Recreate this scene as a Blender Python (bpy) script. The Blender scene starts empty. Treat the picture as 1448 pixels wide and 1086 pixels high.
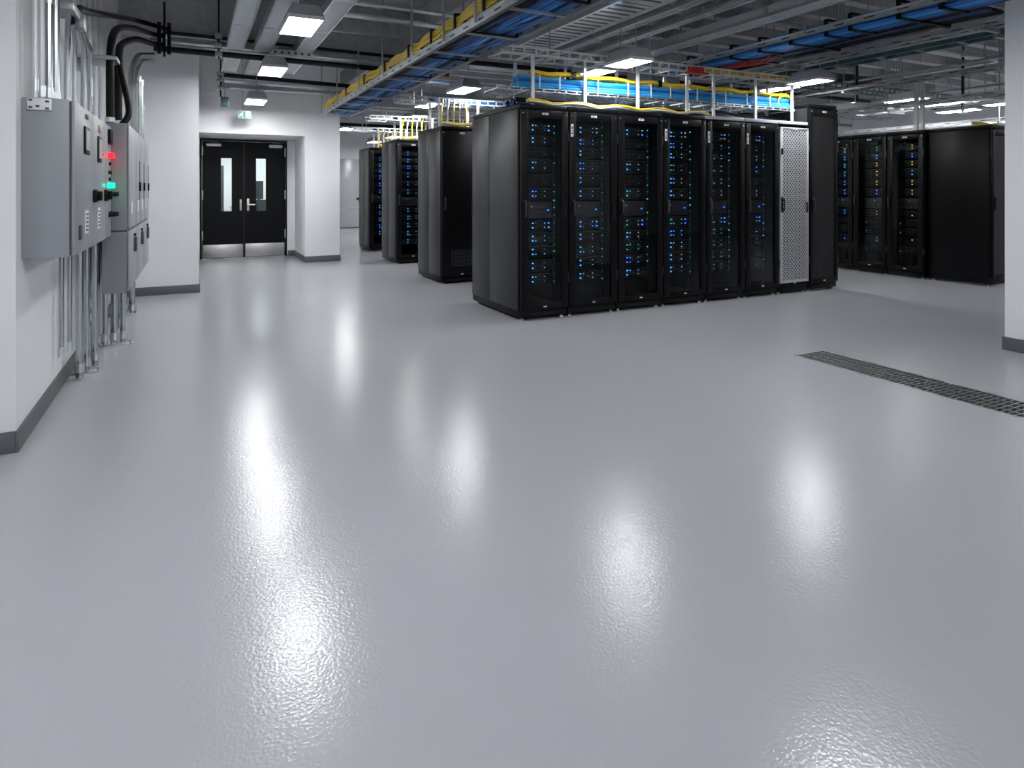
import bpy, bmesh, math, random
from mathutils import Vector, Matrix
R = random.Random(7)
PI = math.pi
scene = bpy.context.scene
COL = scene.collection

# ------------------------------------------------------------------ materials
def nodes(name):
    m = bpy.data.materials.new(name); m.use_nodes = True
    nt = m.node_tree
    return m, nt, nt.nodes['Principled BSDF']

def mat(name, col, rough=.5, metal=0., spec=.5, noise=None, bump=None, coat=0.):
    """col linear rgb; noise=(scale, amount) mottles the colour; bump=(scale, strength)"""
    m, nt, b = nodes(name)
    b.inputs['Base Color'].default_value = (*col, 1)
    b.inputs['Roughness'].default_value = rough
    b.inputs['Metallic'].default_value = metal
    b.inputs['Specular IOR Level'].default_value = spec
    b.inputs['Coat Weight'].default_value = coat
    if noise or bump:
        tc = nt.nodes.new('ShaderNodeTexCoord')
    if noise:
        n = nt.nodes.new('ShaderNodeTexNoise'); n.inputs['Scale'].default_value = noise[0]; n.inputs['Detail'].default_value = 5
        nt.links.new(tc.outputs['Object'], n.inputs['Vector'])
        mx = nt.nodes.new('ShaderNodeMix'); mx.data_type = 'RGBA'
        a = noise[1]
        mx.inputs['A'].default_value = (*[c*(1-a) for c in col], 1)
        mx.inputs['B'].default_value = (*[min(1, c*(1+a)) for c in col], 1)
        nt.links.new(n.outputs['Fac'], mx.inputs['Factor'])
        nt.links.new(mx.outputs['Result'], b.inputs['Base Color'])
    if bump:
        n2 = nt.nodes.new('ShaderNodeTexNoise'); n2.inputs['Scale'].default_value = bump[0]; n2.inputs['Detail'].default_value = 2
        nt.links.new(tc.outputs['Object'], n2.inputs['Vector'])
        bp = nt.nodes.new('ShaderNodeBump'); bp.inputs['Strength'].default_value = bump[1]; bp.inputs['Distance'].default_value = .01
        nt.links.new(n2.outputs['Fac'], bp.inputs['Height'])
        nt.links.new(bp.outputs['Normal'], b.inputs['Normal'])
    return m

def emit(name, col, strength):
    m, nt, b = nodes(name)
    b.inputs['Base Color'].default_value = (*[c*.3 for c in col], 1)
    b.inputs['Emission Color'].default_value = (*col, 1)
    b.inputs['Emission Strength'].default_value = strength
    return m

def glass(name, tint, refl):
    m, nt, b = nodes(name)
    out = nt.nodes['Material Output']
    tr = nt.nodes.new('ShaderNodeBsdfTransparent'); tr.inputs['Color'].default_value = (*tint, 1)
    gl = nt.nodes.new('ShaderNodeBsdfGlossy'); gl.inputs['Roughness'].default_value = .04
    fr = nt.nodes.new('ShaderNodeFresnel'); fr.inputs['IOR'].default_value = refl
    ms = nt.nodes.new('ShaderNodeMixShader')
    nt.links.new(fr.outputs[0], ms.inputs[0]); nt.links.new(tr.outputs[0], ms.inputs[1]); nt.links.new(gl.outputs[0], ms.inputs[2])
    nt.links.new(ms.outputs[0], out.inputs['Surface'])
    return m

def perforated(name, col, pitch, hole, rough=.5, metal=0.):
    """sheet metal with round punched holes that you can see through"""
    m, nt, b = nodes(name)
    b.inputs['Base Color'].default_value = (*col, 1); b.inputs['Roughness'].default_value = rough; b.inputs['Metallic'].default_value = metal
    out = nt.nodes['Material Output']
    tc = nt.nodes.new('ShaderNodeTexCoord')
    mp = nt.nodes.new('ShaderNodeMapping'); mp.inputs['Rotation'].default_value = (0, PI/4, 0)
    s = 1/pitch
    mp.inputs['Scale'].default_value = (s, 0, s)
    nt.links.new(tc.outputs['Object'], mp.inputs['Vector'])
    fr = nt.nodes.new('ShaderNodeVectorMath'); fr.operation = 'FRACTION'
    nt.links.new(mp.outputs[0], fr.inputs[0])
    di = nt.nodes.new('ShaderNodeVectorMath'); di.operation = 'DISTANCE'
    nt.links.new(fr.outputs[0], di.inputs[0]); di.inputs[1].default_value = (.5, 0, .5)
    lt = nt.nodes.new('ShaderNodeMath'); lt.operation = 'LESS_THAN'; lt.inputs[1].default_value = hole
    nt.links.new(di.outputs['Value'], lt.inputs[0])
    tr = nt.nodes.new('ShaderNodeBsdfTransparent')
    ms = nt.nodes.new('ShaderNodeMixShader')
    nt.links.new(lt.outputs[0], ms.inputs[0]); nt.links.new(b.outputs[0], ms.inputs[1]); nt.links.new(tr.outputs[0], ms.inputs[2])
    nt.links.new(ms.outputs[0], out.inputs['Surface'])
    return m

M = {}
M['wall'] = mat('wall_paint', (.735, .74, .755), .65, noise=(3, .03), bump=(180, .05))
M['base'] = mat('baseboard_vinyl', (.10, .105, .115), .4)
M['door'] = mat('door_paint', (.003, .0034, .0044), .42, spec=.15, noise=(60, .15))
M['doorframe'] = mat('door_frame_paint', (.004, .0045, .005), .4, spec=.3)
M['steel'] = mat('brushed_steel', (.62, .61, .60), .32, 1., noise=(8, .08))
M['galv'] = mat('galvanised_steel', (.66, .70, .72), .28, .85, noise=(9, .25))
M['galvdark'] = mat('dull_galvanised', (.42, .45, .46), .42, .75, noise=(9, .3))
M['conduit'] = mat('conduit_steel', (.46, .49, .51), .24, 1., noise=(12, .2))
M['trunk'] = mat('trunking_zinc', (.55, .57, .60), .5, .45, noise=(30, .10))
M['white'] = mat('white_metal', (.72, .73, .75), .4, .1)
M['greywhite'] = mat('pale_grey_metal', (.46, .47, .485), .4, .1)
M['cream'] = mat('cream_plastic', (.75, .70, .55), .5)
M['pipeblack'] = mat('black_pipe', (.008, .008, .0095), .4, spec=.25)
M['rubber'] = mat('black_rubber', (.0045, .0045, .005), .5, spec=.2)
M['grey'] = mat('cabinet_grey', (.27, .285, .31), .42, noise=(90, .05), bump=(300, .04))
M['greydark'] = mat('cabinet_seam', (.05, .055, .06), .5)
M['rack'] = mat('rack_powdercoat', (.0020, .0022, .0027), .40, spec=.17, noise=(200, .12), bump=(500, .05))
M['rackside'] = mat('rack_side_panel', (.014, .015, .017), .36, spec=.36, noise=(200, .06), bump=(500, .04))
M['inner'] = mat('rack_inner', (.003, .003, .0035), .6, spec=.3)
M['server'] = mat('server_face', (.008, .0085, .0095), .5, spec=.25, noise=(120, .5), bump=(120, .15))
M['serveredge'] = mat('server_edge', (.030, .032, .036), .4)
M['console'] = mat('console_face', (.035, .037, .04), .4)
M['glass'] = glass('smoked_glass', (.86, .88, .9), 1.25)
M['clear'] = glass('clear_glass', (.9, .95, .94), 1.45)
M['meshblack'] = perforated('black_mesh', (.012, .012, .013), .012, .30, .5)
M['meshwhite'] = perforated('white_mesh', (.40, .41, .425), .034, .28, .4, .2)
M['blue'] = mat('blue_cable', (.012, .13, .46), .4)
M['bluelight'] = mat('light_blue_cable', (.03, .34, .75), .4)
M['bluedark'] = mat('dark_blue_cable', (.006, .045, .17), .45)
M['yellow'] = mat('yellow_cable', (.88, .60, .03), .42)
M['red'] = mat('red_cable', (.55, .03, .02), .45)
M['ceil'] = mat('ceiling_concrete', (.48, .485, .50), .85, noise=(5, .25), bump=(40, .2))
M['beam'] = mat('beam_concrete', (.46, .465, .475), .85, noise=(14, .3), bump=(60, .4))
M['lamp'] = emit('lamp_diffuser', (.97, .985, 1.), 34)
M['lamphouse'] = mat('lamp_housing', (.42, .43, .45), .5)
M['grate'] = mat('grate_steel', (.40, .41, .42), .35, .9)
M['pit'] = mat('drain_pit', (.012, .012, .013), .8)
M['exitgreen'] = emit('exit_green', (.01, .30, .17), .16)
M['exitwhite'] = emit('exit_white', (.75, 1., .92), .35)
M['label'] = mat('white_label', (.72, .72, .72), .5)
M['ink'] = mat('label_ink', (.03, .03, .03), .6)
M['dial'] = mat('meter_face', (.55, .56, .56), .3)
M['brass'] = mat('brass_part', (.35, .22, .08), .4, .8)
M['teal'] = mat('teal_rail', (.12, .22, .23), .4, .6, noise=(6, .5))
M['counter'] = mat('pale_counter', (.6, .61, .62), .5)
M['screen'] = mat('dark_screen', (.02, .03, .035), .2)
M['farpanel'] = mat('far_door_paint', (.42, .43, .45), .25)
LEDC = {'b': ((.02, .14, 1.), 1.9), 'c': ((.04, .55, 1.), .8), 'g': ((.08, .75, .42), .4), 'y': ((1., .72, .05), .62),
        'w': ((.8, .92, .85), .3), 'd': ((.1, .55, .5), .16), 'r': ((1., .006, .012), 2.2), 'G': ((.0, .9, .35), 1.6)}
LEDC['a'] = ((.06, .36, 1.), 1.2)
for k, (c, s) in LEDC.items():
    M['led_'+k] = emit('led_'+k, c, s)
    if k not in 'rG': M['led_'+k].cycles.emission_sampling = 'NONE'

# floor: pale grey poured epoxy with a fine orange-peel
def floor_material():
    m, nt, b = nodes('epoxy_floor')
    b.inputs['Roughness'].default_value = .19
    b.inputs['Specular IOR Level'].default_value = .34
    tc = nt.nodes.new('ShaderNodeTexCoord')
    big = nt.nodes.new('ShaderNodeTexNoise'); big.inputs['Scale'].default_value = .7; big.inputs['Detail'].default_value = 4
    nt.links.new(tc.outputs['Object'], big.inputs['Vector'])
    mx = nt.nodes.new('ShaderNodeMix'); mx.data_type = 'RGBA'
    mx.inputs['A'].default_value = (.345, .350, .376, 1); mx.inputs['B'].default_value = (.368, .374, .401, 1)
    nt.links.new(big.outputs['Fac'], mx.inputs['Factor']); nt.links.new(mx.outputs['Result'], b.inputs['Base Color'])
    n1 = nt.nodes.new('ShaderNodeTexNoise'); n1.inputs['Scale'].default_value = 125; n1.inputs['Detail'].default_value = 1.5
    n2 = nt.nodes.new('ShaderNodeTexVoronoi'); n2.inputs['Scale'].default_value = 105; n2.feature = 'SMOOTH_F1'
    nt.links.new(tc.outputs['Object'], n1.inputs['Vector']); nt.links.new(tc.outputs['Object'], n2.inputs['Vector'])
    ad = nt.nodes.new('ShaderNodeMath'); ad.operation = 'ADD'
    nt.links.new(n1.outputs['Fac'], ad.inputs[0]); nt.links.new(n2.outputs['Distance'], ad.inputs[1])
    bp = nt.nodes.new('ShaderNodeBump'); bp.inputs['Strength'].default_value = .20; bp.inputs['Distance'].default_value = .0024
    nt.links.new(ad.outputs[0], bp.inputs['Height']); nt.links.new(bp.outputs['Normal'], b.inputs['Normal'])
    return m
M['floor'] = floor_material()

# ------------------------------------------------------------------ mesh builder
class MB:
    def __init__(s): s.v = []; s.f = []; s.m = []
    def face(s, idx, mi=0): s.f.append(tuple(idx)); s.m.append(mi)
    def box(s, x0, x1, y0, y1, z0, z1, mi=0, b=0.):
        if b > 0:
            return s.bbox(x0, x1, y0, y1, z0, z1, mi, b)
        o = len(s.v)
        s.v += [(x, y, z) for x in (x0, x1) for y in (y0, y1) for z in (z0, z1)]
        for q in ((0,1,3,2),(4,6,7,5),(0,4,5,1),(2,3,7,6),(0,2,6,4),(1,5,7,3)): s.face([o+i for i in q], mi)
        return s
    def bbox(s, x0, x1, y0, y1, z0, z1, mi, b):
        bm = bmesh.new()
        bmesh.ops.create_cube(bm, size=1)
        for v in bm.verts:
            v.co = Vector(((x0+x1)/2+v.co.x*(x1-x0), (y0+y1)/2+v.co.y*(y1-y0), (z0+z1)/2+v.co.z*(z1-z0)))
        b = min(b, abs(x1-x0)*.45, abs(y1-y0)*.45, abs(z1-z0)*.45)
        bmesh.ops.bevel(bm, geom=bm.edges[:], offset=b, segments=2, profile=.5, affect='EDGES')
        bm.verts.ensure_lookup_table()
        o = len(s.v)
        s.v += [tuple(v.co) for v in bm.verts]
        bm.verts.index_update()
        for f in bm.faces: s.face([o+v.index for v in f.verts], mi)
        bm.free(); return s
    def tube(s, path, r, n=8, mi=0, caps=True):
        P = [Vector(p) for p in path]
        o = len(s.v); k = len(P)
        t0 = (P[1]-P[0]).normalized()
        up = Vector((0,0,1)) if abs(t0.z) < .9 else Vector((1,0,0))
        u = t0.cross(up).normalized()
        for i, p in enumerate(P):
            t = (P[min(i+1,k-1)]-P[max(i-1,0)]).normalized()
            u = (u - t*u.dot(t)).normalized(); w = t.cross(u)
            rr = r[i] if isinstance(r, (list, tuple)) else r
            for j in range(n):
                a = 2*PI*j/n
                s.v.append(tuple(p + (u*math.cos(a)+w*math.sin(a))*rr))
        for i in range(k-1):
            for j in range(n):
                s.face((o+i*n+j, o+i*n+(j+1)%n, o+(i+1)*n+(j+1)%n, o+(i+1)*n+j), mi)
        if caps:
            s.face([o+j for j in range(n)][::-1], mi); s.face([o+(k-1)*n+j for j in range(n)], mi)
        return s
    def ring(s, x0, x1, z0, z1, y0, y1, wl, wr, wt, wb, mi=0, b=0.):
        """rectangular frame in the xz plane"""
        s.box(x0, x0+wl, y0, y1, z0, z1, mi, b); s.box(x1-wr, x1, y0, y1, z0, z1, mi, b)
        s.box(x0+wl, x1-wr, y0, y1, z1-wt, z1, mi, b); s.box(x0+wl, x1-wr, y0, y1, z0, z0+wb, mi, b)
        return s
    def mesh(s, name, mats, off=(0,0,0), smooth=True):
        me = bpy.data.meshes.new(name)
        ox, oy, oz = off
        me.from_pydata([(x-ox, y-oy, z-oz) for x, y, z in s.v], [], s.f)
        for m_ in mats: me.materials.append(M[m_])
        for p, mi in zip(me.polygons, s.m): p.material_index = mi
        bm = bmesh.new(); bm.from_mesh(me); bmesh.ops.recalc_face_normals(bm, faces=bm.faces[:])
        if smooth:
            for f in bm.faces: f.smooth = True
            for e in bm.edges:
                if len(e.link_faces) == 2 and e.calc_face_angle(0) > .6: e.smooth = False
        bm.to_mesh(me); bm.free()
        return me

def link(name, data, parent=None, loc=(0,0,0), rz=0.):
    o = bpy.data.objects.new(name, data); COL.objects.link(o)
    o.parent = parent; o.location = loc; o.rotation_euler = (0, 0, rz)
    return o
def tag(o, label, cat, group=None, kind=None):
    o['label'] = label; o['category'] = cat
    if group: o['group'] = group
    if kind: o['kind'] = kind
    return o
def thing(name, label, cat, loc, rz=0., group=None):
    return tag(link(name, None, None, loc, rz), label, cat, group)
def solo(name, mb, mats, label, cat, group=None, org=None):
    """a thing that is one mesh, given in world coordinates"""
    if org is None:
        xs = [v[0] for v in mb.v]; ys = [v[1] for v in mb.v]; zs = [v[2] for v in mb.v]
        org = ((min(xs)+max(xs))/2, (min(ys)+max(ys))/2, min(zs))
    return tag(link(name, mb.mesh(name, mats, org), None, org), label, cat, group)
def part(name, mb, mats, parent, world=False, label=None):
    """a part: local coordinates of its thing, or world ones for things that are not turned"""
    off = (0,0,0)
    if world:
        p = parent; o = Vector((0,0,0))
        while p is not None: o += p.location; p = p.parent
        off = tuple(o)
    o = link(name, mb.mesh(name, mats, off), parent)
    if label: o['label'] = label
    return o
def struct(name, mb, mats, parent=None):
    o = link(name, mb.mesh(name, mats), parent)
    if parent is None: o['kind'] = 'structure'
    return o
def smooth_path(pts, n=8):
    P = [Vector(p) for p in pts]; P = [P[0]*2-P[1]]+P+[P[-1]*2-P[-2]]; out = []
    for a, b, c, d in zip(P, P[1:], P[2:], P[3:]):
        for i in range(n):
            t = i/n
            out.append(.5*((2*b)+(c-a)*t+(2*a-5*b+4*c-d)*t*t+(3*b-a-3*c+d)*t*t*t))
    out.append(P[-2]); return out
def fillet(pts, r, n=7):
    P = [Vector(p) for p in pts]; out = [P[0]]
    for a, b, c in zip(P, P[1:], P[2:]):
        d1 = (a-b); d2 = (c-b); rr = min(r, d1.length*.49, d2.length*.49)
        p1 = b+d1.normalized()*rr; p2 = b+d2.normalized()*rr
        for i in range(n+1):
            t = i/n; out.append(p1*(1-t)**2 + b*2*t*(1-t) + p2*t*t)
    out.append(P[-1]); return out

ORD = ['topmost', 'second', 'third', 'fourth', 'fifth', 'sixth', 'seventh', 'eighth', 'ninth', 'tenth', 'eleventh', 'twelfth', 'thirteenth', 'fourteenth']

# ------------------------------------------------------------------ setting
CZ = 3.75
m = MB(); m.box(-6, 15, -4, 22, -.2, 0)
GX0, GX1, GY0, GY1 = 4.19, 4.52, -.6, 3.46        # drain channel cut in the slab
m = MB()
m.box(-6, GX0, -4, 22, -.2, 0); m.box(GX1, 15, -4, 22, -.2, 0)
m.box(GX0, GX1, -4, GY0, -.2, 0); m.box(GX0, GX1, GY1, 22, -.2, 0); m.box(GX0, GX1, GY0, GY1, -.2, -.12)
struct('floor', m, ['floor'])
ce = struct('ceiling', MB().box(-6, 15, -4, 22, CZ, CZ+.2), ['ceil'])
for (y0, y1, z0) in ((-1.2, -.8, 3.3), (3.9, 4.3, 3.35), (8.62, 9.0, 3.14), (14.5, 14.9, 3.2), (18.5, 18.9, 3.2)):
    part('beam', MB().box(-6, 15, y0, y1, z0, CZ), ['beam'], ce)
for i in range(14):
    y = 4.9+i*.6
    if abs(y-8.8) < .3: continue
    part('joist', MB().box(2.9, 15, y, y+.14, 3.5, CZ), ['beam'], ce)
for x in (2.75, 6.2, 9.0, 12.):
    part('beam', MB().box(x, x+.28, -4, 22, 3.42, CZ), ['beam'], ce)

struct('wall_left', MB().box(-6, -.79, 3.91, 8.9, 0, CZ), ['wall'])
struct('wall_back_left', MB().box(-6, .05, 8.9, 22, 0, CZ), ['wall'])
m = MB(); m.box(.05, .085, 13, 13.15, 0, CZ); m.box(1.61, 1.75, 13, 13.15, 0, CZ)
m.box(.085, 1.61, 13, 13.15, 2.235, CZ); m.box(.05, 1.75, 11.72, 13., 2.235, CZ)
struct('wall_doors', m, ['wall'])
struct('wall_column', MB().box(1.75, 2.355, 11.7, 17, 0, CZ), ['wall'])
struct('wall_lobby', MB().box(.05, 1.75, 17, 17.2, 0, CZ), ['wall'])
struct('ceiling_lobby', MB().box(.05, 1.75, 13.15, 17, 2.7, 2.8), ['wall'])
struct('wall_far', MB().box(.05, 15, 21.5, 22, 0, CZ), ['wall'])
struct('wall_right', MB().box(5.87, 6.3, -4, 2.83, 0, CZ), ['wall'])
struct('wall_east', MB().box(14.8, 15, -4, 21.5, 0, CZ), ['wall'])
struct('wall_west', MB().box(-6, -5.8, -4, 3.91, 0, CZ), ['wall'])
struct('wall_behind', MB().box(-5.8, 14.8, -4, -3.8, 0, CZ), ['wall'])
# skirting
bh = .105
def skirt(name, x0, x1, y0, y1):
    m = MB(); m.box(x0, x1, y0, y1, 0, bh, 0, .004)
    struct(name, m, ['base'])
skirt('baseboard_left', -.79, -.775, 3.895, 8.885)
skirt('baseboard_pier', -5.8, -.79, 3.895, 3.91)
skirt('baseboard_back_left', -.79, .065, 8.885, 8.9)
skirt('baseboard_corridor', .05, .065, 8.9, 12.98)
skirt('baseboard_doors', 1.62, 1.735, 12.985, 13.)
skirt('baseboard_return', 1.735, 1.75, 11.685, 13.)
skirt('baseboard_column', 1.75, 2.37, 11.685, 11.7)
skirt('baseboard_right', 5.855, 5.87, -3.8, 2.83)
skirt('baseboard_right_end', 5.855, 6.3, 2.83, 2.845)
skirt('baseboard_far', 2.36, 14.8, 21.485, 21.5)

# double door
DT = 2.225
m = MB(); m.box(.087, .125, 12.985, 13.14, 0, DT, 0, .004); m.box(1.575, 1.608, 12.985, 13.14, 0, DT, 0, .004)
m.box(.125, 1.575, 12.985, 13.14, DT-.035, DT, 0, .004)
struct('trim_1', m, ['doorframe'])
def door_leaf(name, x0, x1, wx0, wx1, latch):
    z0, z1 = .012, DT-.04; wz0, wz1 = .88, 1.875
    d = link(name, None, None, ((x0+x1)/2, 13.03, 0)); d['kind'] = 'structure'
    m = MB(); y0, y1 = 13.01, 13.055
    m.box(x0, wx0, y0, y1, z0, z1); m.box(wx1, x1, y0, y1, z0, z1)
    m.box(wx0, wx1, y0, y1, z0, wz0); m.box(wx0, wx1, y0, y1, wz1, z1)
    part('leaf', m, ['door'], d, True)
    b = part('window_frame', MB().ring(wx0-.015, wx1+.015, wz0-.015, wz1+.015, 13.0, 13.012, .018, .018, .018, .018), ['rubber'], d, True)
    part('pane', MB().box(wx0, wx1, 13.03, 13.036, wz0, wz1), ['clear'], d, True)
    part('kick_plate', MB().box(x0+.012, x1-.012, 13.004, 13.01, .02, .262, 0, .002), ['steel'], d, True, 'brushed steel kick plate')
    return d
d1 = door_leaf('door_1', .128, .832, .44, .625, 0)
d2 = door_leaf('door_2', .850, 1.572, 1.045, 1.225, 1)
part('meeting_strip', MB().box(.829, .852, 12.998, 13.02, .01, DT-.04), ['doorframe'], d2, True)
m = MB().box(.76, .795, 12.985, 13.012, .89, 1.10, 0, .008); part('pull_plate', m, ['steel'], d1, True)
p = part('handle_plate', MB().box(.885, .93, 12.99, 13.012, .885, 1.115, 0, .008), ['steel'], d2, True)
m = MB(); m.tube([(.907, 13.0, 1.0), (.907, 12.945, 1.0)], .012); m.tube([(.90, 12.945, 1.0), (1.03, 12.945, 1.0)], .012)
part('lever', m, ['steel'], p, True)
m = MB().tube([(.907, 12.992, .92), (.907, 12.978, .92)], .014); part('lock_cylinder', m, ['steel'], p, True)
for d, xa, xb in ((d1, .19, .45), (d2, 1.28, 1.52)):
    c = part('door_closer', MB().box(xa, xb, 12.95, 13.012, 2.085, 2.14, 0, .008), ['steel'], d, True)
    m = MB().box(xa+.06, xb-.04, 12.94, 12.96, 2.150, 2.165); m.box((xa+xb)/2-.02, (xa+xb)/2+.02, 12.94, 12.97, 2.14, 2.175)
    part('closer_arm', m, ['greydark'], c, True)
for z in (.35, 1.1, 1.92):
    part('hinge', MB().tube([(1.572, 12.992, z), (1.572, 12.992, z+.17)], .013), ['steel'], d2, True)
    part('hinge', MB().tube([(.128, 12.992, z), (.128, 12.992, z+.17)], .013), ['steel'], d1, True)

# far door panel at the end of the aisle
d = link('door_3', None, None, (4.5, 21.48, 0)); d['kind'] = 'structure'
part('leaf', MB().box(4.28, 4.95, 21.44, 21.49, .02, 2.29, 0, .01), ['farpanel'], d, True)
part('handle', MB().box(4.86, 5.0, 21.40, 21.44, .93, 1.0, 0, .01), ['rubber'], d, True)
part('push_bar', MB().box(4.30, 4.92, 21.42, 21.44, .62, .64), ['steel'], d, True)

# ------------------------------------------------------------------ lights
def ceiling_light(x, y, label, sx=.28, sy=.66, z=2.75, group='square ceiling light panels'):
    t = thing('ceiling_light', label, 'ceiling light', (x, y, z), 0, group)
    m = MB(); m.ring(-sx/2-.012, sx/2+.012, -sy/2-.012, sy/2+.012, 0, 1, .014, .014, .014, .014)
    m2 = MB()
    for (a, b, c) in m.v: m2.v.append((a, c, -.006+b*.03))
    m2.f, m2.m = m.f, m.m
    part('trim_frame', m2, ['white'], t)
    m = MB(); o = 0
    a, b = sx/2+.01, sy/2+.01; c, e = sx/2-.03, sy/2-.05
    m.v = [(-a,-b,.02),(a,-b,.02),(a,b,.02),(-a,b,.02),(-c,-e,.13),(c,-e,.13),(c,e,.13),(-c,e,.13)]
    for q in ((4,5,6,7),(0,1,5,4),(1,2,6,5),(2,3,7,6),(3,0,4,7),(3,2,1,0)): m.face(q)
    part('housing', m, ['lamphouse'], t)
    part('diffuser', MB().box(-sx/2, sx/2, -sy/2, sy/2, -.003, .012), ['lamp'], t)
    for yy in (-sy*.3, sy*.3):
        part('hanger', MB().tube([(0, yy, .12), (0, yy, CZ-z)], .006, 6), ['galvdark'], t)
    return t
LT = [(.85, 5.94, 'bright white ceiling light panel hanging beside the zinc trunking, largest in view'),
      (.86, 8.36, 'white ceiling light panel below the horizontal pipes, second towards the black doors'),
      (.853, 10.72, 'white ceiling light panel hanging right in front of the exit sign'),
      (4.02, 5.36, 'white ceiling light panel above the third glass-door rack, nearer of two'),
      (4.49, 6.72, 'white ceiling light panel above the third glass-door rack, farther of two'),
      (6.72, 5.32, 'white ceiling light panel above the tall black rack, nearer of two'),
      (7.58, 6.60, 'white ceiling light panel above the tall black rack, farther of two'),
      (3.30, 15.6, 'small white ceiling light panel above the gap right of the white column'),
      (3.55, 8.72, 'white ceiling light panel behind the blue cable tray over the second rack row'),
      (3.63, 10.55, 'white ceiling light panel behind the blue cable tray over the third rack row'),
      (4.02, 12.43, 'white ceiling light panel behind the blue cable tray over the fourth rack row'),
      (10.48, 6.44, 'white ceiling light panel above the right rack row, leftmost'),
      (11.3, 7.4, 'white ceiling light panel above the right rack row, farthest from the camera'),
      (12.74, 6.90, 'white ceiling light panel above the right rack row, in its middle'),
      (12.36, 5.9, 'white ceiling light panel above the right rack row, nearest the right wall'),
      (5.0, 17.5, 'small white ceiling light panel far down the aisle before the end wall'),
      (.45, 14.6, 'white ceiling light panel in the lobby behind the left black door'),
      (1.3, 15.6, 'added ceiling light panel brightening the lobby behind the right black door')]  # second lobby lamp, added to brighten what shows through the door windows
for x, y, l in LT:
    ceiling_light(x, y, l, sy=.44 if 5.3 < y < 5.4 else .66, z=2.62 if y > 14 and x < 1.5 else 2.60 if 5.3 < y < 5.4 else 2.66 if 10.7 < y < 10.8 else 2.75)
# unseen lamps added outside the view to brighten floor and walls
for x, y in ((3.7, 2.5), (.1, 2.1), (1.8, -1.6), (4.5, -3.0), (-2.8, 1.2), (-2.8, -1.6), (7.6, 9.6), (9.6, 2.6), (12.6, 2.6), (8.1, 12.5), (12.0, 12.5), (5.0, 19.6), (8.0, 16), (11., 16), (8, 19.5)):
    ceiling_light(x, y, 'white ceiling light panel added out of view to brighten the room', .30 if y < 3 else .28, .66, 2.75, 'added fill light panels out of view')

# ------------------------------------------------------------------ racks
LEDM = {}
def led_mesh(k, big=0):
    if (k, big) not in LEDM:
        s = (.005, .0038) if not big else (.0075, .0055)
        LEDM[(k, big)] = MB().box(-s[0], s[0], -.004, .004, -s[1], s[1]).mesh('led', ['led_'+k])
    return LEDM[(k, big)]
SRV = {}
def server_meshes(w, h, console):
    key = (round(w, 3), round(h, 3), console)
    if key not in SRV:
        m = MB(); m.box(0, w, .012, .46, .004, h-.004)                     # chassis
        m.box(-.012, 0, .008, .014, .004, h-.004); m.box(w, w+.012, .008, .014, .004, h-.004)
        a = m.mesh('rack_server', ['inner'])
        m = MB(); m.box(.004, w-.004, .003, .012, .006, h-.006, 0, .002)
        m.box(.004, w-.004, 0, .004, h-.012, h-.008, 1); 
        n = 2 if h > .1 else 1
        if console:
            m.box(.03, w-.05, -.006, .004, h*.30, h*.42, 1); m.box(.03, w-.05, -.006, .004, h*.56, h*.66, 1)
        else:
            for i in range(1, n): m.box(.01, w-.012, .001, .004, h*i/n-.002, h*i/n+.002, 1)
            for i in range(4): m.box(.02+i*(w-.04)/4, .02+i*(w-.04)/4+.003, .001, .004, .012, h-.016, 1)
        b = m.mesh('bezel', ['console' if console else 'server', 'serveredge'])
        SRV[key] = (a, b)
    return SRV[key]
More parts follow.
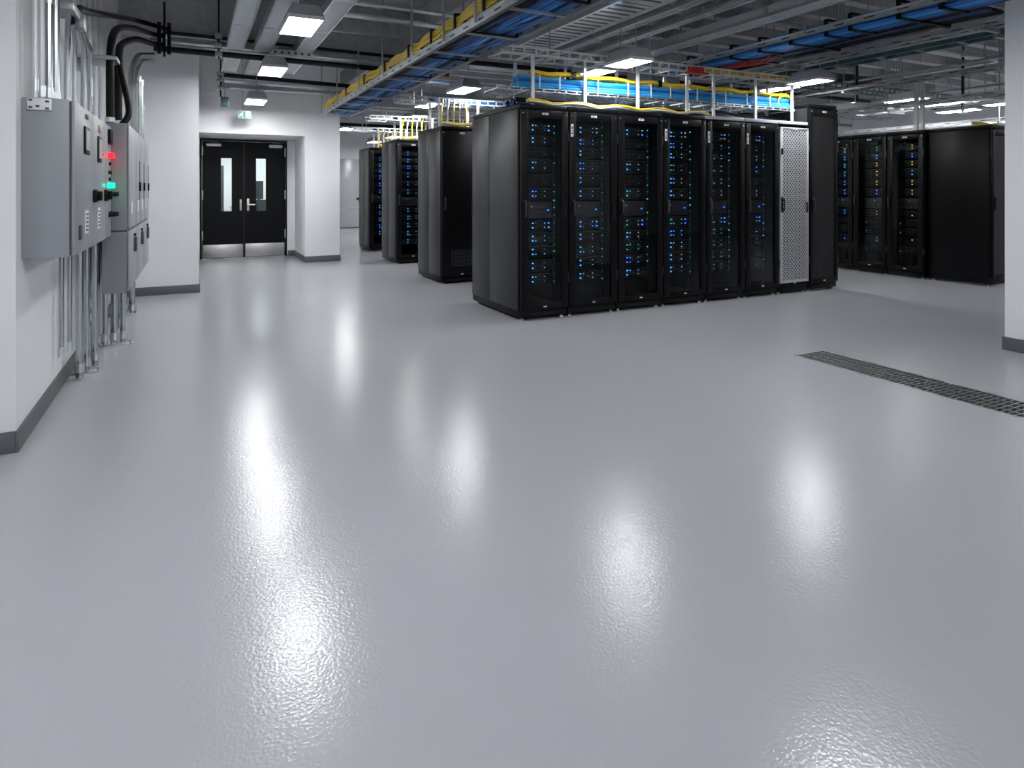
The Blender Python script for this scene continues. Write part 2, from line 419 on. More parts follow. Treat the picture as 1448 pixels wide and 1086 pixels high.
# heights of the slots, from top
SLOTS = [(1.862, 1.985), (1.740, 1.852), (1.625, 1.732), (1.465, 1.615), (1.325, 1.455), (1.180, 1.315), (.995, 1.165),
         (.862, .985), (.728, .852), (.588, .720), (.445, .580), (.310, .436)]
CW = {'b': 'blue', 'c': 'cyan', 'g': 'green', 'y': 'yellow', 'a': 'light blue'}
def place(origin, rz, x, y, z):
    c, s = math.cos(rz), math.sin(rz)
    return (origin[0]+x*c-y*s, origin[1]+x*s+y*c, origin[2]+z)
def fill_rack(origin, rz, w, rd, where, style, rng, dull=(), sparse=False):
    """servers, console drawer and power strip inside one rack (each a thing of its own)"""
    sw = w*.72; x0 = w*.125
    for i, (z0, z1) in enumerate(SLOTS):
        h = z1-z0; console = (i == 6)
        a, b = server_meshes(sw, h, console)
        leds = []
        if console:
            leds = [(sw*.88, h*.5, 'b', 1), (sw*.40, h*.72, 'w', 0)]
            lab = 'dark console drawer at mid height of ' + where
        elif i in dull:
            leds = [(.02, h*.4, 'w', 0), (sw*.80, h*.3, 'd', 0)]
            lab = '%s server, plain and nearly unlit, in %s' % (ORD[i], where)
        else:
            rows = [.33, .70]
            main = rng.choice(style)
            if sparse:
                leds = [(sw*.5, h*q, main, 1) for q in rows if i < 6 or rng.random() < .6]
                if main == 'y' or rng.random() < .3: leds.append((sw*.93, h*.5, 'y', 1))
                rows = []
            for q in rows:
                left = rng.choice('yyygg') if i in (0, 5, 10, 11) else rng.choice('dggw')
                leds.append((.022, h*q, left, 1 if left == 'y' else 0))
                if rng.random() < .45: leds.append((.058, h*q, left if i == 0 else rng.choice('dwg'), 0))
                leds.append((sw*.43, h*q, main, 1))
                if rng.random() < .5: leds.append((sw*.52, h*q, rng.choice([main, 'c', 'd']), 0))
                leds.append((sw*.78, h*q, rng.choice(['d', 'w', 'w', main]), 0))
                if i in (0, 7): leds.append((sw*.90, h*q, rng.choice('wbb') if i == 0 else 'b', 1))
            lab = '%s server, with %s lights, in %s' % (ORD[i], CW[main], where)
        s = tag(link('console_drawer' if console else 'rack_server', a, None, place(origin, rz, x0, .16, z0), rz), lab,
                'console' if console else 'server', 'servers in the glass-door racks')
        link('bezel', b, s)
        for lx, lz, k, big in leds:
            link('led', led_mesh(k, big), s, (lx, .0, lz))
    px = w*.895
    t = thing('power_strip', 'slim black power strip with lights in ' + where, 'power strip', place(origin, rz, px, .165, .3), rz, 'power strips in the racks')
    part('body', MB().box(-.016, .016, 0, .05, 0, 1.72, 0, .004), ['server'], t)
    for i in range(22):
        z = .04+i*.077+rng.uniform(-.008, .008)
        if rng.random() < (.75 if sparse else .15): continue
        link('led', led_mesh(rng.choice('gdcgd'), 1 if rng.random() < .5 else 0), t, (0, -.002, z))

def rack(origin, rz, w, d, h, door, label, group, side_left=False, side_right=False, seam=.53, name='server_rack', stickers=False, front_vent=False, top_strip=False):
    t = thing(name, label, 'server rack', origin, rz, group)
    g = .003
    m = MB()
    m.box(g, .022, .0, d, .09, h-.045, 0, .003); m.box(w-.022, w-g, .0, d, .09, h-.045, 0, .003)
    m.box(.022, w-.022, d-.02, d, .09, h-.045); m.box(.022, w-.022, .0, d, .09, .11)
    for x in (.05, w-.075):                                              # mounting rails
        m.box(x, x+.025, .175, .20, .11, h-.06); m.box(x, x+.025, d-.2, d-.18, .11, h-.06)
    part('cabinet_shell', m, ['rack'], t)
    part('interior_lining', MB().box(.03, w-.03, d-.03, d-.022, .12, h-.07), ['inner'], t)
    m = MB(); m.box(g, w-g, -.012, d, h-.045, h, 0, .006)
    part('top_panel', m, ['rack'], t)
    if top_strip: part('top_lit_trim', MB().box(g, w-g, -.016, .03, h-.034, h+.004, 0, .004), ['lamphouse'], t, label='top edge trim, painted light grey for the light it catches')  # light caught along the top edge is put into a paler colour
    m = MB(); m.box(g+.004, w-g-.004, -.005, d, .028, .09, 0, .004); m.box(w*.22, w*.78, -.008, 0, .045, .066, 1)
    part('plinth', m, ['rack', 'inner'], t)
    for fx in (.05, w-.05):
        for fy in (.04, d-.06):
            part('leveling_foot', MB().tube([(fx, fy, .0), (fx, fy, .012), (fx, fy, .03)], [.026, .022, .012], 10), ['galvdark'], t)
    dz0, dz1 = .105, h-.055; y0, y1 = -.034, -.004
    dt = MB()
    if door == 'glass': dt.ring(g+.005, w-g-.005, dz0, dz1, y0, y1, .082, .072, .075, .055, 0, .004)
    elif door == 'mesh': dt.ring(g+.005, w-g-.005, dz0, dz1, y0, y1, .05, .05, .09, .05, 0, .004)
    elif door == 'white': dt.ring(.012, w-.012, dz0+.03, dz1-.02, y0, y1, .045, .02, .02, .03, 0, .004)
    else:
        dt.box(g+.005, w-g-.005, y0, y1, dz0, dz1, 0, .005)
        dt.box(.03, w-.03, y0-.002, y0+.01, dz1-.10, dz1-.095, 1)
    do = part('door', dt, ['greywhite' if door == 'white' else 'rack', 'inner'], t, label='white perforated door' if door == 'white' else None)
    if door == 'glass':
        part('glass_pane', MB().box(.086, w-.076, -.020, -.016, dz0+.055, dz1-.075), ['glass'], do)
    elif door == 'mesh':
        part('mesh_sheet', MB().box(.053, w-.053, -.020, -.018, dz0+.05, dz1-.09), ['meshblack'], do)
    elif door == 'white':
        part('mesh_sheet', MB().box(.05, w-.03, -.026, -.023, dz0+.06, dz1-.04), ['meshwhite'], do)
        part('lock', MB().box(.025, .045, y0-.02, y0, 1.72, 1.80, 0, .006), ['rubber'], do)
    if front_vent:
        vm = MB()
        for i in range(11):
            for j in range(8): vm.box(.14+j*(w-.24)/8, .14+j*(w-.24)/8+.034, y0-.003, y0+.004, .24+i*.021, .24+i*.021+.009)
        part('vent_grille', vm, ['serveredge'], do)
    hx = .045 if door != 'white' else .034
    m = MB(); m.box(hx-.014, hx+.014, y0-.012, y0, 1.01, 1.20, 0, .006)
    m.tube(fillet([(hx, y0-.006, 1.03), (hx, y0-.04, 1.04), (hx, y0-.04, 1.17), (hx, y0-.006, 1.18)], .02, 4), .008, 8, 1)
    part('handle', m, ['rubber', 'serveredge'] if door != 'white' else ['rubber', 'rubber'], do)
    part('latch', MB().box(w-.05, w-.03, y0-.006, y0+.002, 1.0, 1.13, 0, .004), ['inner'], do)
    part('nameplate', MB().box(w*.5-.035, w*.5+.035, y0-.004, y0+.001, dz1-.048, dz1-.026).box(w*.5-.022, w*.5+.02, y0-.005, y0-.003, dz1-.041, dz1-.034, 1), ['label', 'ink'], do, label='small white nameplate')
    part('badge', MB().box(w*.5-.018, w*.5+.018, y0-.003, y0+.001, dz0+.018, dz0+.03), ['label'], do)
    for sx in (.03, w-.03):
        part('screw', MB().tube([(sx, y0+.001, dz1-.035), (sx, y0-.004, dz1-.035)], .007, 8), ['steel'], do)
    if stickers:
        part('sticker', MB().box(.022, .052, y0-.003, y0+.001, 1.83, 1.96).box(.030, .044, y0-.004, y0-.002, 1.855, 1.875, 1).box(.030, .044, y0-.004, y0-.002, 1.888, 1.896, 1).box(.030, .044, y0-.004, y0-.002, 1.91, 1.935, 1), ['label', 'ink'], do, label='white vertical sticker with dark marks')
    for z in (.35, 1.78):
        part('hinge', MB().box(w-.012, w-.002, y0-.004, y1, z, z+.09), ['serveredge'], do)
    for flag, xa, xb in ((side_left, -.006, .004), (side_right, w-.004, w+.006)):
        if not flag: continue
        for ya, yb in ((.012, d*seam-.003), (d*seam+.003, d-.008)):
            part('side_panel', MB().box(xa, xb, ya, yb, .10, h-.05, 0, .004), ['rackside'], t, label='lighter charcoal side panel')
        for yy in (d*seam, d-.012):
            part('side_latch', MB().box(xa-.004 if flag and xa < 0 else xb, xa if xa < 0 else xb+.004, yy-.012, yy+.012, 1.0, 1.14, 0, .003), ['inner'], t)
    return t

HR = 2.137
XE = [2.846, 3.40, 4.005, 4.615, 5.24, 5.85, 6.425, 6.956, 7.492]
YF = 5.555
PL = ['leftmost', 'second', 'third', 'fourth', 'fifth', 'sixth']
ST = ['baac', 'bacaa', 'baacg', 'baag', 'acga', 'bbaac']
for i in range(6):
    w = XE[i+1]-XE[i]
    rack((XE[i], YF, 0), 0, w, 1.165, HR, 'glass',
         ['black server rack with glass door at the left end of the front row', 'black glass-door server rack second from the left end of the front row',
          'black glass-door server rack third from the left end of the front row', 'black glass-door server rack fourth from the left end of the front row',
          'black glass-door server rack fifth from the left end of the front row', 'black glass-door server rack beside the white mesh door'][i],
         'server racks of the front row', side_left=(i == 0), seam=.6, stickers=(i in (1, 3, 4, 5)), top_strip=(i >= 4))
    fill_rack((XE[i], YF, 0), 0, w, 1.165, '%s glass-door rack of the front row' % PL[i], ST[i], random.Random(20+i), dull=((2, 4) if i == 0 else (1, 2, 4) if i == 2 else ()))
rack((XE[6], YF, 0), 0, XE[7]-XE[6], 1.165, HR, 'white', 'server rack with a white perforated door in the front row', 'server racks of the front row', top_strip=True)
rack((XE[7], YF-.01, 0), 0, XE[8]-XE[7], 1.25, 2.375, 'mesh', 'tall black mesh-door rack at the right end of the front row', 'server racks of the front row', side_left=True, side_right=True)

# rows behind: only their left ends show
for (x, y, d, lab, where, door) in ((3.0, 8.185, .98, 'second', None, 'solid'), (3.115, 10.73, .93, 'third', 'end rack of the third row', 'glass'), (3.23, 13.08, .9, 'fourth', 'end rack of the fourth row', 'glass')):
    rack((x, y, 0), 0, .6, d, 2.157, door, {'second': 'black rack with plain solid door and low vent grille, ending the second row',
         'third': 'black lit rack ending the third row, between two other rack ends', 'fourth': 'farthest black lit rack end, next to the white column'}[lab],
         'server racks at the ends of the rear rows', side_left=True, seam=.5, front_vent=(door == 'solid'))
    if where: fill_rack((x, y, 0), 0, .6, d, where, 'bac', random.Random(int(y*10)))
    rack((x+.605, y, 0), 0, .6, d, 2.157, 'solid', {'second': 'black rack second from the left in the second row', 'third': 'black rack second from the left in the third row', 'fourth': 'black rack second from the left in the fourth row'}[lab], 'server racks hidden behind the front row')

# right row, facing the aisle
RY = [6.90, 6.608, 6.063, 5.52]
RYs = [(7.16, .545), (6.612, .545), (6.065, .545)]
for i, (yo, w) in enumerate(RYs):
    rack((9.37, yo, 0), -PI/2, w, .72, 2.15, 'glass', ['black glass-door rack of the right row, half hidden by the tall rack', 'black glass-door rack in the middle of the right row',
          'black glass-door rack of the right row, next to the blank side panel'][i], 'server racks of the right row')
    fill_rack((9.37, yo, 0), -PI/2, w, .72, ['half hidden rack of the right row', 'middle rack of the right row', 'glass-door rack beside the blank panel, right row'][i], ['bcy', 'bcyg', 'byyc'][i], random.Random(60+i), dull=(8, 9, 11), sparse=True)
rack((9.42, 4.712, 0), 0, .62, .80, 2.15, 'mesh', 'black rack with a wide blank side panel at the near end of the right row', 'server racks of the right row', side_left=False)
# blank side of that rack is one sheet
end = [o for o in COL.objects if o.get('label', '').startswith('black rack with a wide blank')][0]
part('side_panel', MB().box(-.008, .004, .01, .79, .10, 2.10, 0, .004), ['rack'], end)

# ------------------------------------------------------------------ trays, cables
def ladder_x(name, label, x0, x1, y0, y1, z, rail_h=.09, rung=.25, mats='galv', posts=(), post_z=HR, rods=(), group='overhead cable trays', holes=True, post_top=None):
    """cable tray running along x"""
    t = thing(name, label, 'cable tray', ((x0+x1)/2, (y0+y1)/2, z), 0, group)
    for y in (y0, y1):
        m = MB(); m.box(x0, x1, y-.008, y+.008, z, z+rail_h*.22); m.box(x0, x1, y-.008, y+.008, z+rail_h*.78, z+rail_h)
        n = max(2, int((x1-x0)/.13))
        for i in range(n+1):
            xx = x0+(x1-x0)*i/n; q = .010 if holes else .006
            m.box(max(x0, xx-q), min(x1, xx+q), y-.006, y+.006, z+rail_h*.2, z+rail_h*.8)
        part('side_rail', m, [mats], t, True)
    n = int((x1-x0)/rung)
    for i in range(n+1):
        xx = x0+.02+(x1-x0-.04)*i/max(1, n)
        part('rung', MB().box(xx-.014, xx+.014, y0, y1, z+.004, z+.018), [mats], t, True)
    for xx in posts:
        part('post', MB().box(xx-.016, xx+.016, y0-.03, y0-.008, post_z, post_top or z+rail_h*.9).box(xx-.03, xx+.03, y0-.05, y0+.01, post_z, post_z+.012), ['white'], t, True, 'white support post')
        part('post', MB().box(xx-.016, xx+.016, y1+.008, y1+.03, post_z, post_top or z+rail_h*.9).box(xx-.03, xx+.03, y1-.01, y1+.05, post_z, post_z+.012), ['white'], t, True, 'white support post')
    for xx in rods:
        for yy in (y0, y1):
            part('hanger_rod', MB().tube([(xx, yy, z), (xx, yy, CZ)], .007, 6), ['galvdark'], t, True)
    return t
def ladder_y(name, label, x0, x1, y0, y1, z, rail_h=.10, rung=.35, mats='galv', rods=(), group='overhead cable trays', rung_m=None, rod_r=.009, cross=True):
    t = thing(name, label, 'cable tray', ((x0+x1)/2, (y0+y1)/2, z), 0, group)
    for x in (x0, x1):
        m = MB(); m.box(x-.006, x+.006, y0, y1, z, z+rail_h); m.box(x-.02, x+.02, y0, y1, z, z+.01); m.box(x-.016, x+.016, y0, y1, z+rail_h-.01, z+rail_h)
        n = int((y1-y0)/.3)
        for i in range(n):
            yy = y0+.15+i*.3; m.box(x-.0075, x+.0075, yy-.05, yy+.05, z+rail_h*.42, z+rail_h*.6, 1)
        part('side_rail', m, [mats, 'greydark'], t, True)
    n = int((y1-y0)/rung)
    for i in range(n+1):
        yy = y0+.03+(y1-y0-.06)*i/max(1, n)
        part('rung', MB().box(x0, x1, yy-.018, yy+.018, z+.006, z+.022), [rung_m or mats], t, True)
    for yy in rods:
        for xx in (x0-.03, x1+.03):
            part('hanger_rod', MB().tube([(xx, yy, z+.02), (xx, yy, CZ)], rod_r, 6), ['galvdark'], t, True)
        if cross: part('cross_bar', MB().box(x0-.06, x1+.06, yy-.02, yy+.02, z-.04, z-.004), [rung_m or mats], t, True)
    return t
def bundle(name, label, cat, axis, a0, a1, c0, c1, z, n, r, mats, rng, straps=(), strap_m='rubber', layers=1, wob=.012, hump=None, group=None, seg=.22, sw=.02):
    """parallel cables; axis 'x' or 'y' is the run, c0..c1 the lateral spread"""
    mid = (a0+a1)/2; cm = (c0+c1)/2
    t = thing(name, label, cat, (mid, cm, z) if axis == 'x' else (cm, mid, z), 0, group)
    k = max(3, int(abs(a1-a0)/seg))
    for i in range(n):
        lay = i % layers; c = c0+(c1-c0)*(i+.5)/n; zz = z+r+lay*r*1.8
        pts = []
        ph = rng.uniform(0, 6.28)
        for j in range(k+1):
            a = a0+(a1-a0)*j/k
            dc = wob*(math.sin(a*2.1+ph)+.6*math.sin(a*5.3+ph*2)); dz = abs(wob*.6*math.sin(a*3.7+ph))
            if hump: dz += hump*abs(math.sin(a*PI/ .55))
            pts.append((a, c+dc, zz+dz) if axis == 'x' else (c+dc, a, zz+dz))
        part('cable', MB().tube(pts, r*rng.uniform(.85, 1.1), 6), [mats[rng.randrange(len(mats))]], t, True)
    top = z+r*2+(layers-1)*r*1.8+wob
    for a in straps:
        e = .012
        if axis == 'x': p = [(a, c0-e-wob, z-.004), (a, c1+e+wob, z-.004), (a, c1+e+wob, top+.012), (a, c0-e-wob, top+.012), (a, c0-e-wob, z-.004)]
        else: p = [(c0-e-wob, a, z-.004), (c1+e+wob, a, z-.004), (c1+e+wob, a, top+.012), (c0-e-wob, a, top+.012), (c0-e-wob, a, z-.004)]
        m = MB()
        for q1, q2 in zip(p, p[1:]):
            lo = [min(u, v)-.005 for u, v in zip(q1, q2)]; hi = [max(u, v)+.005 for u, v in zip(q1, q2)]
            ax = 0 if axis == 'x' else 1
            lo[ax] = a-sw; hi[ax] = a+sw
            m.box(lo[0], hi[0], lo[1], hi[1], lo[2], hi[2])
        part('strap', m, [strap_m], t, True)
    return t

# the big tray that runs down the room, above the aisle ends
T1X0, T1X1, T1Z = 1.96, 2.45, 2.56
ladder_y('cable_tray', 'long galvanised cable tray with blue cables running from above the camera toward the white column', T1X0, T1X1, 1.6, 11.25, T1Z, .075, .8,
         rods=(2.5, 3.7, 4.5, 5.2, 6.1, 7.2, 8.4, 9.8, 11.1), rod_r=.012, cross=False)
rg = random.Random(3)
bundle('blue_cable_bundle', 'wide dark blue cable bundle lying in the long tray above the aisle', 'cables', 'y', 1.6, 11.2, T1X0+.04, T1X1-.04, T1Z+.024, 34, .011,
       ['blue', 'bluedark', 'blue', 'bluedark', 'bluelight', 'blue', 'rubber'], rg, straps=[2.6+i*1.1 for i in range(8)], layers=2, wob=.022, group='cable bundles in trays')
bundle('yellow_cable_bundle', 'thick yellow cable bundle along the left rail of the long tray', 'cables', 'y', 1.6, 11.2, T1X0+.015, T1X0+.095, T1Z+.085, 16, .014,
       ['yellow'], rg, straps=[3.6, 4.4, 5.0, 5.6, 6.3, 7.2, 8.2, 9.3], layers=4, wob=.006, hump=.03, group='cable bundles in trays', seg=.1)
# right tray, upper right corner
T2X0, T2X1, T2Z = 5.40, 6.20, 2.80
t = ladder_y('cable_tray', 'galvanised cable tray with blue cables crossing to the upper right corner', 5.38, 6.28, 2.9, 6.6, T2Z, .06, 3.6, 'galv', rods=(4.3, 5.5), rung_m='galvdark', cross=False)
bundle('blue_cable_bundle', 'bright blue strapped cable bundle in the upper right tray', 'cables', 'y', 1.9, 6.5, 5.42, 5.72, T2Z-.035, 34, .017, ['blue', 'bluelight', 'blue', 'bluedark'], rg,
       straps=[2.5, 3.05, 3.4, 3.85, 4.1, 4.5, 4.9, 5.3, 6.0], layers=4, wob=.012, group='cable bundles in trays')
bundle('black_cable_bundle', 'black cable bundle beside the blue one in the upper right tray', 'cables', 'y', 2.95, 6.5, 5.76, 6.10, T2Z-.03, 16, .014, ['rubber', 'rubber', 'bluedark'], rg,
       straps=[3.4, 4.5, 5.3], layers=2, wob=.014, group='cable bundles in trays')
m = MB()
for i in range(5):
    m.tube([(5.62+i*.05+.02*math.sin(j*1.3+i), 4.95+j*.09, T2Z-.055-.01*math.sin(j*.9+i)) for j in range(9)], .007, 6)
solo('red_cable_loop', m, ['red'], 'loose red cables under the blue bundle in the upper right tray', 'cables')

# white ladder over the front row, two levels
ladder_x('cable_tray', 'bright white slotted ladder tray high over the glass-door racks', 2.74, 7.15, 5.74, 6.06, 2.665, .085, .30, 'white', rods=(3.3, 4.6, 5.33, 6.8))
ladder_x('cable_tray', 'lower cable tray on white posts carrying the blue bundle over the front row', 2.7, 6.95, 5.74, 6.10, 2.30, .035, .35, 'galvdark',
         posts=(3.09, 3.72, 4.42, 5.13, 5.54, 6.23, 6.88), post_z=HR, post_top=2.66)
XA, XB = 2.95, 6.95
bundle('blue_cable_bundle', 'bright blue cable bundle with pale ties above the front row of racks', 'cables', 'x', XA, XB, 5.755, 5.93, 2.335, 18, .017, ['bluelight', 'bluelight', 'blue', 'bluelight'], rg,
       straps=[3.18, 3.42, 3.9, 4.3, 4.62, 4.9, 5.3, 5.75, 6.1, 6.5], strap_m='cream', sw=.006, layers=4, wob=.008, group='cable bundles in trays')
bundle('yellow_cable_bundle', 'wavy yellow cables lying on the blue bundle above the front row', 'cables', 'x', XA+.15, XB-.1, 5.755, 5.85, 2.47, 7, .010, ['yellow'], rg,
       straps=[3.6, 4.75, 5.55, 6.3], strap_m='rubber', layers=2, wob=.008, hump=.022, group='cable bundles in trays', seg=.09)
bundle('yellow_cable_bundle', 'yellow cables in the right half of the white slotted ladder tray', 'cables', 'x', 5.45, 7.1, 5.76, 5.84, 2.69, 6, .010, ['yellow'], rg, layers=2, wob=.008, hump=.02, group='cable bundles in trays', seg=.09)
m = MB()
for i in range(5):
    pts = [(6.80+.13*math.cos(a)+.012*i, 5.76+.02*i, 2.42+.075*math.sin(a)) for a in [PI*1.5-j*PI/9*1.0 for j in range(-9, 10)]]
    m.tube(pts, .009, 6)
solo('yellow_cable_coil', m, ['yellow'], 'yellow cable coil looped round the right end of the blue bundle', 'cables')
bundle('yellow_cable_bundle', 'yellow patch cables lying on the rack tops of the front row', 'cables', 'x', 3.0, 5.4, 5.62, 5.70, HR, 6, .010, ['yellow', 'yellow', 'cream'], rg, layers=2, wob=.012, hump=.030, group='cable bundles in trays', seg=.09)
bundle('teal_cable_bundle', 'dark teal and black cables lying on the tops of the front racks', 'cables', 'x', 2.95, 6.9, 5.80, 6.15, HR, 16, .014, ['bluedark', 'rubber', 'blue', 'teal'], rg, layers=3, wob=.03, hump=.02, group='cable bundles in trays')
m = MB().box(5.10, 5.40, 5.64, 5.732, 2.64, 2.66, 0, .006).box(5.16, 5.34, 5.66, 5.732, 2.66, 2.72, 0, .006)
solo('red_junction_tray', m, ['red'], 'red plastic junction box fixed to the white ladder tray', 'junction box')

# trays of the rows behind
for k, (y, x0, lab) in enumerate(((8.55, 2.55, 'second'), (11.1, 2.75, 'third'), (13.4, 2.95, 'fourth'))):
    ladder_x('cable_tray', 'slotted cable tray on posts over the %s rack row' % lab, x0, 8.1, y, y+.35, 2.52, .08, .40, 'galv', posts=(x0+.55, x0+1.15, x0+1.75, x0+2.35), post_z=2.157, rods=(x0+.3, x0+2.6, x0+4.5))
    bundle('teal_cable_bundle', 'teal blue cables in the tray over the %s rack row' % lab, 'cables', 'x', x0+.5, 8.0, y+.04, y+.3, 2.545, 10, .014, ['teal', 'blue', 'bluedark'], rg, layers=2, wob=.015, group='cable bundles in trays')
    bundle('yellow_cable_bundle', 'yellow cables along the rack tops of the %s row' % lab, 'cables', 'x', x0+.5, x0+2.0, y-.32, y-.24, 2.158, 6, .011, ['yellow', 'yellow', 'cream'], rg, layers=2, wob=.01, hump=.03, group='cable bundles in trays', seg=.09)
    m = MB()
    for i in range(5):
        xx = x0+.52+i*.09
        m.tube(fillet([(xx, y-.22, 2.16), (xx, y-.20, 2.38+.02*i), (xx+.12, y+.05, 2.58)], .1, 5), .010, 6, i % 2)
    solo('riser_cable', m, ['yellow', 'cream'], 'yellow and white riser cables bending up over the end of the %s rack row' % lab, 'cables', 'riser cables at the row ends')

# ------------------------------------------------------------------ trunking below the ceiling
def trunk(x0, x1, y0, y1, z, h, label, mats='trunk', joint=1.3, rods=True, lip=True, slots=False):
    t = thing('cable_trunking', label, 'trunking', ((x0+x1)/2, (y0+y1)/2, z), 0, 'zinc trunking under the ceiling')
    m = MB().box(x0, x1, y0, y1, z, z+h, 0, .006)
    if slots:
        for i in range(int((y1-y0)/.12)): m.box(x0+.05, x1-.05, y0+.05+i*.12, y0+.09+i*.12, z-.002, z+.01, 1)
    part('body', m, [mats, 'greydark'], t, True)
    k = 1; y = y0+joint*.6
    while y < y1-.1:
        part('joint_collar', MB().box(x0-.006, x1+.006, y-.02, y+.02, z-.005, z+h+.004), ['galv'], t, True); y += joint
    if lip:
        for x in (x0, x1): part('flange', MB().box(x-.008, x+.008, y0, y1, z-.012, z+.02), ['galv'], t, True)
    if rods:
        for yy in (y0+.4, (y0+y1)/2, y1-.3):
            part('hanger_rod', MB().tube([((x0+x1)/2, yy, z+h), ((x0+x1)/2, yy, CZ)], .008, 6), ['galvdark'], t, True)
    return t
trunk(.35, .53, 2.5, 10.1, 3.0, .10, 'flat zinc trunking above the corridor, leftmost beside the pipes')
trunk(.655, .835, 2.5, 10.1, 3.0, .10, 'flat zinc trunking above the corridor, just left of the largest light panel')
trunk(1.13, 1.32, 2.5, 10.0, 3.02, .10, 'flat zinc trunking above the corridor, just right of the largest light panel')
trunk(3.42, 3.86, 2.6, 7.2, 3.0, .09, 'wide slotted trunking right of the long blue tray', 'galv', slots=True)
trunk(4.02, 4.13, 2.6, 7.6, 3.0, .07, 'narrow metal trunking between the wide slotted one and the light panels', 'galvdark')
trunk(4.40, 4.50, 2.6, 7.4, 3.0, .06, 'narrow metal channel over the third glass-door rack, next to the light panels', 'galvdark')
trunk(5.03, 5.25, 2.4, 7.4, 3.0, .10, 'broad grey trunking left of the upper right blue tray', 'trunk')

# ------------------------------------------------------------------ pipes
def pipe(name, pts, r, m_, label, cat='pipe', rad=.12, group=None, couplings=(), clamps=(), n=10, hang=()):
    P = fillet(pts, rad) if len(pts) > 2 else [Vector(p) for p in pts]
    xs = [p.x for p in P]; ys = [p.y for p in P]; zs = [p.z for p in P]
    t = thing(name, label, cat, ((min(xs)+max(xs))/2, (min(ys)+max(ys))/2, min(zs)), 0, group)
    part('tube', MB().tube(P, r, n), [m_], t, True)
    for hx, hy, hz in hang:
        part('hanger_rod', MB().tube([(hx, hy, hz+r), (hx, hy, CZ)], .006, 6), ['galvdark'], t, True)
        part('clamp', MB().box(hx-.03, hx+.03, hy-.03, hy+.03, hz-r-.008, hz+r+.012, 0, .006), ['galvdark'], t, True)
    for c, d in couplings:
        c = Vector(c); d = Vector(d).normalized()*.03
        part('coupling', MB().tube([c-d, c+d], r*1.25, n), ['galv' if m_ != 'pipeblack' else 'rubber'], t, True)
    return t
X, Yv, Zv = (1,0,0), (0,1,0), (0,0,1)
# run over the corridor mouth
pipe('overhead_pipe', [(-.30, 8.5, 3.135), (2.9, 8.5, 3.10)], .022, 'pipeblack', 'thin black pipe, topmost of the run across the corridor mouth', group='pipes across the corridor')
pipe('overhead_pipe', [(-.46, 8.45, 3.02), (3.2, 8.45, 2.97)], .030, 'galv', 'silver pipe in the middle of the run across the corridor mouth', group='pipes across the corridor', couplings=[((.1, 8.45, 3.013), X), ((1.4, 8.45, 2.995), X)])
pipe('overhead_pipe', [(-.42, 8.42, 2.925), (3.2, 8.42, 2.90)], .036, 'pipeblack', 'thick black pipe, lowest of the run across the corridor mouth', group='pipes across the corridor')
m = MB().box(.83, 1.35, 8.36, 8.39, 2.965, 3.03)
for i in range(6): m.box(.88+i*.08, .91+i*.08, 8.355, 8.362, 2.985, 3.01, 1)
solo('strut_channel', m, ['white', 'greydark'], 'short white slotted strut channel on the pipes across the corridor mouth', 'bracket')
m = MB().box(-.25, 3.2, 8.52, 8.6, 2.99, 3.10)
solo('strut_channel', m, ['galvdark'], 'long dull strut channel behind the pipes across the corridor mouth', 'bracket')
m = MB()
for i in range(26):
    x = 1.0+i*.14; m.box(x, x+.10, 7.60, 7.64, 3.18, 3.30, 0); 
m.box(.9, 4.6, 7.6, 7.64, 3.30, 3.33); m.box(.9, 4.6, 7.6, 7.64, 3.15, 3.18)
solo('cable_ladder', m, ['galvdark'], 'dull open ladder seen edge-on above the silver pipes', 'cable tray')
pipe('overhead_pipe', [(1.35, 7.0, 3.2), (4.0, 7.0, 3.17)], .03, 'galv', 'bright pipe beside the right zinc trunking, nearer of two', group='pipes near the long tray')
pipe('overhead_pipe', [(1.35, 6.8, 3.28), (4.0, 6.8, 3.26)], .022, 'galv', 'bright pipe beside the right zinc trunking, upper of two', group='pipes near the long tray')
# run before the door wall
pipe('overhead_pipe', [(.32, 10.9, 3.08), (3.1, 10.9, 3.03)], .034, 'pipeblack', 'black pipe over the exit sign, top of the rear run', group='pipes over the black doors')
pipe('overhead_pipe', [(.36, 10.85, 2.985), (3.1, 10.85, 2.95)], .030, 'galv', 'silver pipe over the exit sign, middle of the rear run', group='pipes over the black doors', couplings=[((1.1, 10.85, 2.97), X), ((1.7, 10.85, 2.965), X)])
pipe('overhead_pipe', [(.50, 10.8, 2.87), (3.1, 10.8, 2.87)], .018, 'galv', 'thin silver pipe over the exit sign, lowest of the rear run', group='pipes over the black doors')
m = MB().box(.36, 3.1, 10.9, 10.96, 2.87, 2.95)
solo('strut_channel', m, ['galvdark'], 'dull strut channel under the rear pipe run over the exit sign', 'bracket')
t = thing('pipe_hanger', 'black threaded hanger with clamps at the left end of the rear pipe run', 'bracket', (.36, 10.8, 2.7))
part('rod', MB().tube([(.36, 10.8, 2.72), (.36, 10.8, CZ)], .012, 6), ['pipeblack'], t, True)
for z in (2.86, 2.98, 3.08): part('clamp', MB().box(.31, .41, 10.77, 10.95, z-.03, z+.03, 0, .008), ['galvdark'], t, True)
t = thing('pipe_hanger', 'black threaded hanger left of the zinc trunking at the corridor mouth', 'bracket', (.26, 8.4, 2.8))
part('rod', MB().tube([(.26, 8.4, 2.86), (.26, 8.4, CZ)], .012, 6), ['pipeblack'], t, True)
for z in (2.92, 3.02, 3.135): part('clamp', MB().box(.22, .30, 8.38, 8.52, z-.035, z+.035, 0, .008), ['galvdark'], t, True)
